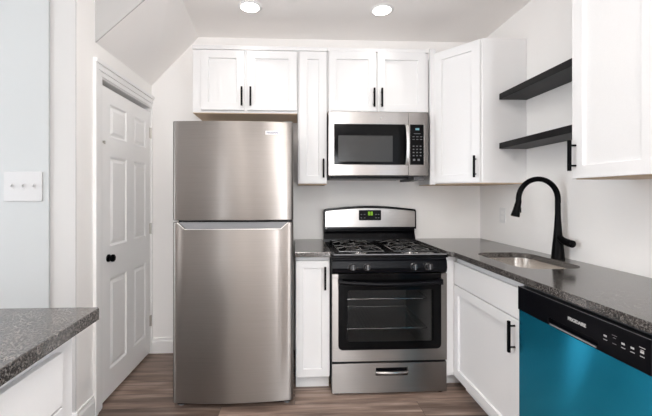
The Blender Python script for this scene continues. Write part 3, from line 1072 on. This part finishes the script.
bg = MB().prism(arch(bgx0, bgx1, 1.022, 1.186, 1.212), 'y', -0.070, -0.002).build('backguard', M['enamel'], t, bevel=0.004)
MB().prism(arch(bgx0 + 0.012, bgx1 - 0.012, 1.040, 1.170, 1.193, r=0.012), 'y', -0.0735, -0.0695).build('steel_panel', M['steel_s'], bg, bevel=0.001)
MB().prism([(-0.002, 0.917), (-0.060, 0.917), (-0.056, 0.940), (-0.030, 1.000), (-0.030, 1.0215), (-0.002, 1.0215)], 'x', bgx0 + 0.002, bgx1 - 0.002).build('backguard_base', M['enamel'], t)
MB().cyl((0.01, -0.058, 1.008), (RW - 0.01, -0.058, 1.008), 0.006, 10).build('ledge', M['enamel'], t, smooth=True)
MB().box(0.012, -0.074, 1.024, 0.026, -0.070, 1.034).build('clip', M['mgrey'], bg)
ds = MB().prism(rrect(0.285, 1.094, 0.468, 1.178, 0.008, 4), 'y', -0.0765, -0.0730).build('display', M['glass_blk'], bg)
text_mesh('clock_digits', '12:00', 0.034, M['green'], ds, (0.380, -0.0770, 1.149), (PI / 2, 0, 0), sx=0.62, font_bold=0.0008) if False else None
m = MB()
# seven-segment digits of the lit clock
def digit(m, ch, x, z, w_, h_, th):
    seg = {'1': 'bc', '2': 'abged', '3': 'abgcd', '0': 'abcdef', '8': 'abcdefg', '6': 'acdefg', '9': 'abcdfg'}[ch]
    S = {'a': (x, z + h_ - th, x + w_, z + h_), 'd': (x, z, x + w_, z + th), 'g': (x, z + h_ / 2 - th / 2, x + w_, z + h_ / 2 + th / 2),
         'f': (x, z + h_ / 2, x + th, z + h_), 'e': (x, z, x + th, z + h_ / 2), 'b': (x + w_ - th, z + h_ / 2, x + w_, z + h_), 'c': (x + w_ - th, z, x + w_, z + h_ / 2)}
    for s_ in seg:
        a_, b_, c_, d_ = S[s_]
        m.box(a_, -0.0772, b_, c_, -0.0766, d_)
for i, ch in enumerate('88'):
    digit(m, ch, 0.361 + i * 0.021, 1.135, 0.016, 0.030, 0.0055)
m.build('clock_digits', M['green'], ds)
for bx in (0.305, 0.332, 0.425, 0.447):
    for bz in (1.112, 1.140):
        MB().box(bx - 0.006, -0.0770, bz, bx + 0.006, -0.0766, bz + 0.005).build('button', M['print_g'], ds)

# ------------------------------------------------------------------ dishwasher
t = thing('dishwasher', 'dishwasher with blue protective film and a black control strip', 'dishwasher', (1.050, -1.316, 0), -PI / 2)
DW = 0.604
MB().box(0.004, 0.035, 0.10, DW - 0.004, 0.53, CB - 0.012).build('body', M['dgrey'], t)
MB().box(0.002, 0.06, 0.0, DW - 0.002, 0.075, 0.10).build('toe_kick', M['bplast'], t)
bm = bmesh.new()
# slightly bowed door
n = 16
F = []
for k in range(n + 1):
    x = 0.002 + (DW - 0.004) * k / n
    y = -0.006 * math.sin(PI * k / n)
    F.append([bm.verts.new(p) for p in ((x, y, 0.105), (x, y, 0.765), (x, 0.030, 0.765), (x, 0.030, 0.105))])
for A, B in zip(F, F[1:]):
    for k in range(4):
        bm.faces.new((A[k], B[k], B[(k + 1) % 4], A[(k + 1) % 4]))
bm.faces.new(F[0]); bm.faces.new(F[-1])
m = MB(); m.bm.free(); m.bm = bm
m.build('door', M['blue'], t, smooth=True)
pn = panel_slab(DW - 0.004, 0.107, 0.036, [(0.190, -0.0 + 0.002, 0.425, 0.030)], [(0.004, 0.018)]).build('control_panel', M['bplast'], t, loc=(0.002, -0.006, 0.767), bevel=0.002)
MB().cyl((0.200, 0.0015, 0.004), (0.415, 0.0015, 0.004), 0.003, 8).build('handle_lip', M['mgrey'], pn, smooth=True)
MB().box(0.0, -0.001, 0.1075, DW - 0.004, 0.002, 0.1085).build('top_line', M['mgrey'], pn)
text_mesh('lettering', 'FRIGIDAIRE', 0.0175, M['print_w'], pn, (0.335, -0.0008, 0.062), (PI / 2, 0, 0), sx=0.92, font_bold=0.0003)
for i, bx in enumerate((0.452, 0.485, 0.515, 0.545, 0.575)):
    m = MB()
    if i != 1:
        m.box(bx - 0.006, -0.0007, 0.056, bx + 0.005, -0.0001, 0.062)
    m.box(bx - 0.007, -0.0007, 0.045, bx + 0.007, -0.0001, 0.047)
    if i in (1, 4):
        m.box(bx - 0.009, -0.0007, 0.072, bx + 0.009, -0.0001, 0.074)
        m.box(bx - 0.005, -0.0007, 0.064, bx + 0.005, -0.0001, 0.066)
    m.build('button', M['print_w'] if i != 1 else M['print_g'], pn)
MB().box(0.004, 0.040, 0.882, DW - 0.004, 0.05, CB - 0.0008).build('top_gap', M['bplast'], t)

# ------------------------------------------------------------------ floating shelves
for z0, lab in ((1.952, 'upper of the two black floating shelves on the right wall'), (1.616, 'lower black floating shelf, just above the faucet')):
    o = MB().box(1.395, -1.343, 0, XR - 0.001, -0.596, 0.040).build('floating_shelf', M['shelf'], bevel=0.002, loc=(0, 0, z0))
    tag(o, lab, 'shelf', 'black floating shelves')

# ------------------------------------------------------------------ switch plate, outlet
t = thing('light_switch', 'white three-gang switch plate on the left wall', 'switch', (-1.441, -0.992, 1.346))
MB().prism(rrect(-0.098, -0.079, 0.098, 0.079, 0.006, 3), 'y', -0.006, 0.0).build('plate', M['plate'], t, bevel=0.0015)
for dx_ in (-0.056, 0.0, 0.056):
    MB().box(dx_ - 0.0065, -0.0075, -0.016, dx_ + 0.0065, -0.0062, 0.016).build('toggle_slot', M['plate'], t)
    MB().box(dx_ - 0.004, -0.018, -0.002, dx_ + 0.004, -0.0062, 0.010).build('toggle', M['plate'], t, bevel=0.001)
t = thing('wall_outlet', 'white electrical outlet on the right wall, left of the faucet', 'outlet', (XR, -0.325, 1.147), -PI / 2)
MB().prism(rrect(-0.036, -0.058, 0.036, 0.058, 0.005, 3), 'y', -0.006, 0.0).build('plate', M['white'], t, bevel=0.0015)
for dz_ in (-0.02, 0.02):
    MB().prism(rrect(-0.016, dz_ - 0.014, 0.016, dz_ + 0.014, 0.007, 4), 'y', -0.008, -0.0061).build('socket', M['trim'], t)

# ------------------------------------------------------------------ ceiling lights
for lx, lab in ((-0.312, 'recessed round ceiling light above the fridge'), (0.614, 'recessed round ceiling light above the microwave')):
    t = thing('ceiling_light', lab, 'ceiling light', (lx, -0.483, ZC), 0, 'recessed ceiling lights')
    MB().lathe([(0.062, -0.003), (0.064, -0.007), (0.082, -0.004), (0.083, 0.0)], (0, 0, 0), 32).build('trim_ring', M['trim'], t, smooth=True) if False else None
    ring = MB()
    pf = [(0.064, -0.001), (0.064, -0.008), (0.080, -0.005), (0.084, -0.001)]
    rgs = []
    for r_, h_ in pf:
        rgs.append([ring.bm.verts.new((r_ * math.cos(2 * PI * k / 32), r_ * math.sin(2 * PI * k / 32), h_)) for k in range(32)])
    for i in range(4):
        A, B = rgs[i], rgs[(i + 1) % 4]
        for k in range(32):
            ring.bm.faces.new((A[k], A[(k + 1) % 32], B[(k + 1) % 32], B[k]))
    ring.build('trim_ring', M['trim'], t, smooth=True)
    MB().lathe([(0.0, -0.005), (0.063, -0.005), (0.063, -0.002), (0.0, -0.002)], (0, 0, 0), 32).build('lens', M['lens'], t)
    area('can_and_fill_light', (lx, -0.483, ZC - 0.012), (0, 0, 0), 0.12, 0.12, 0.4, (1.0, 0.95, 0.89), 'DISK', math.radians(75))
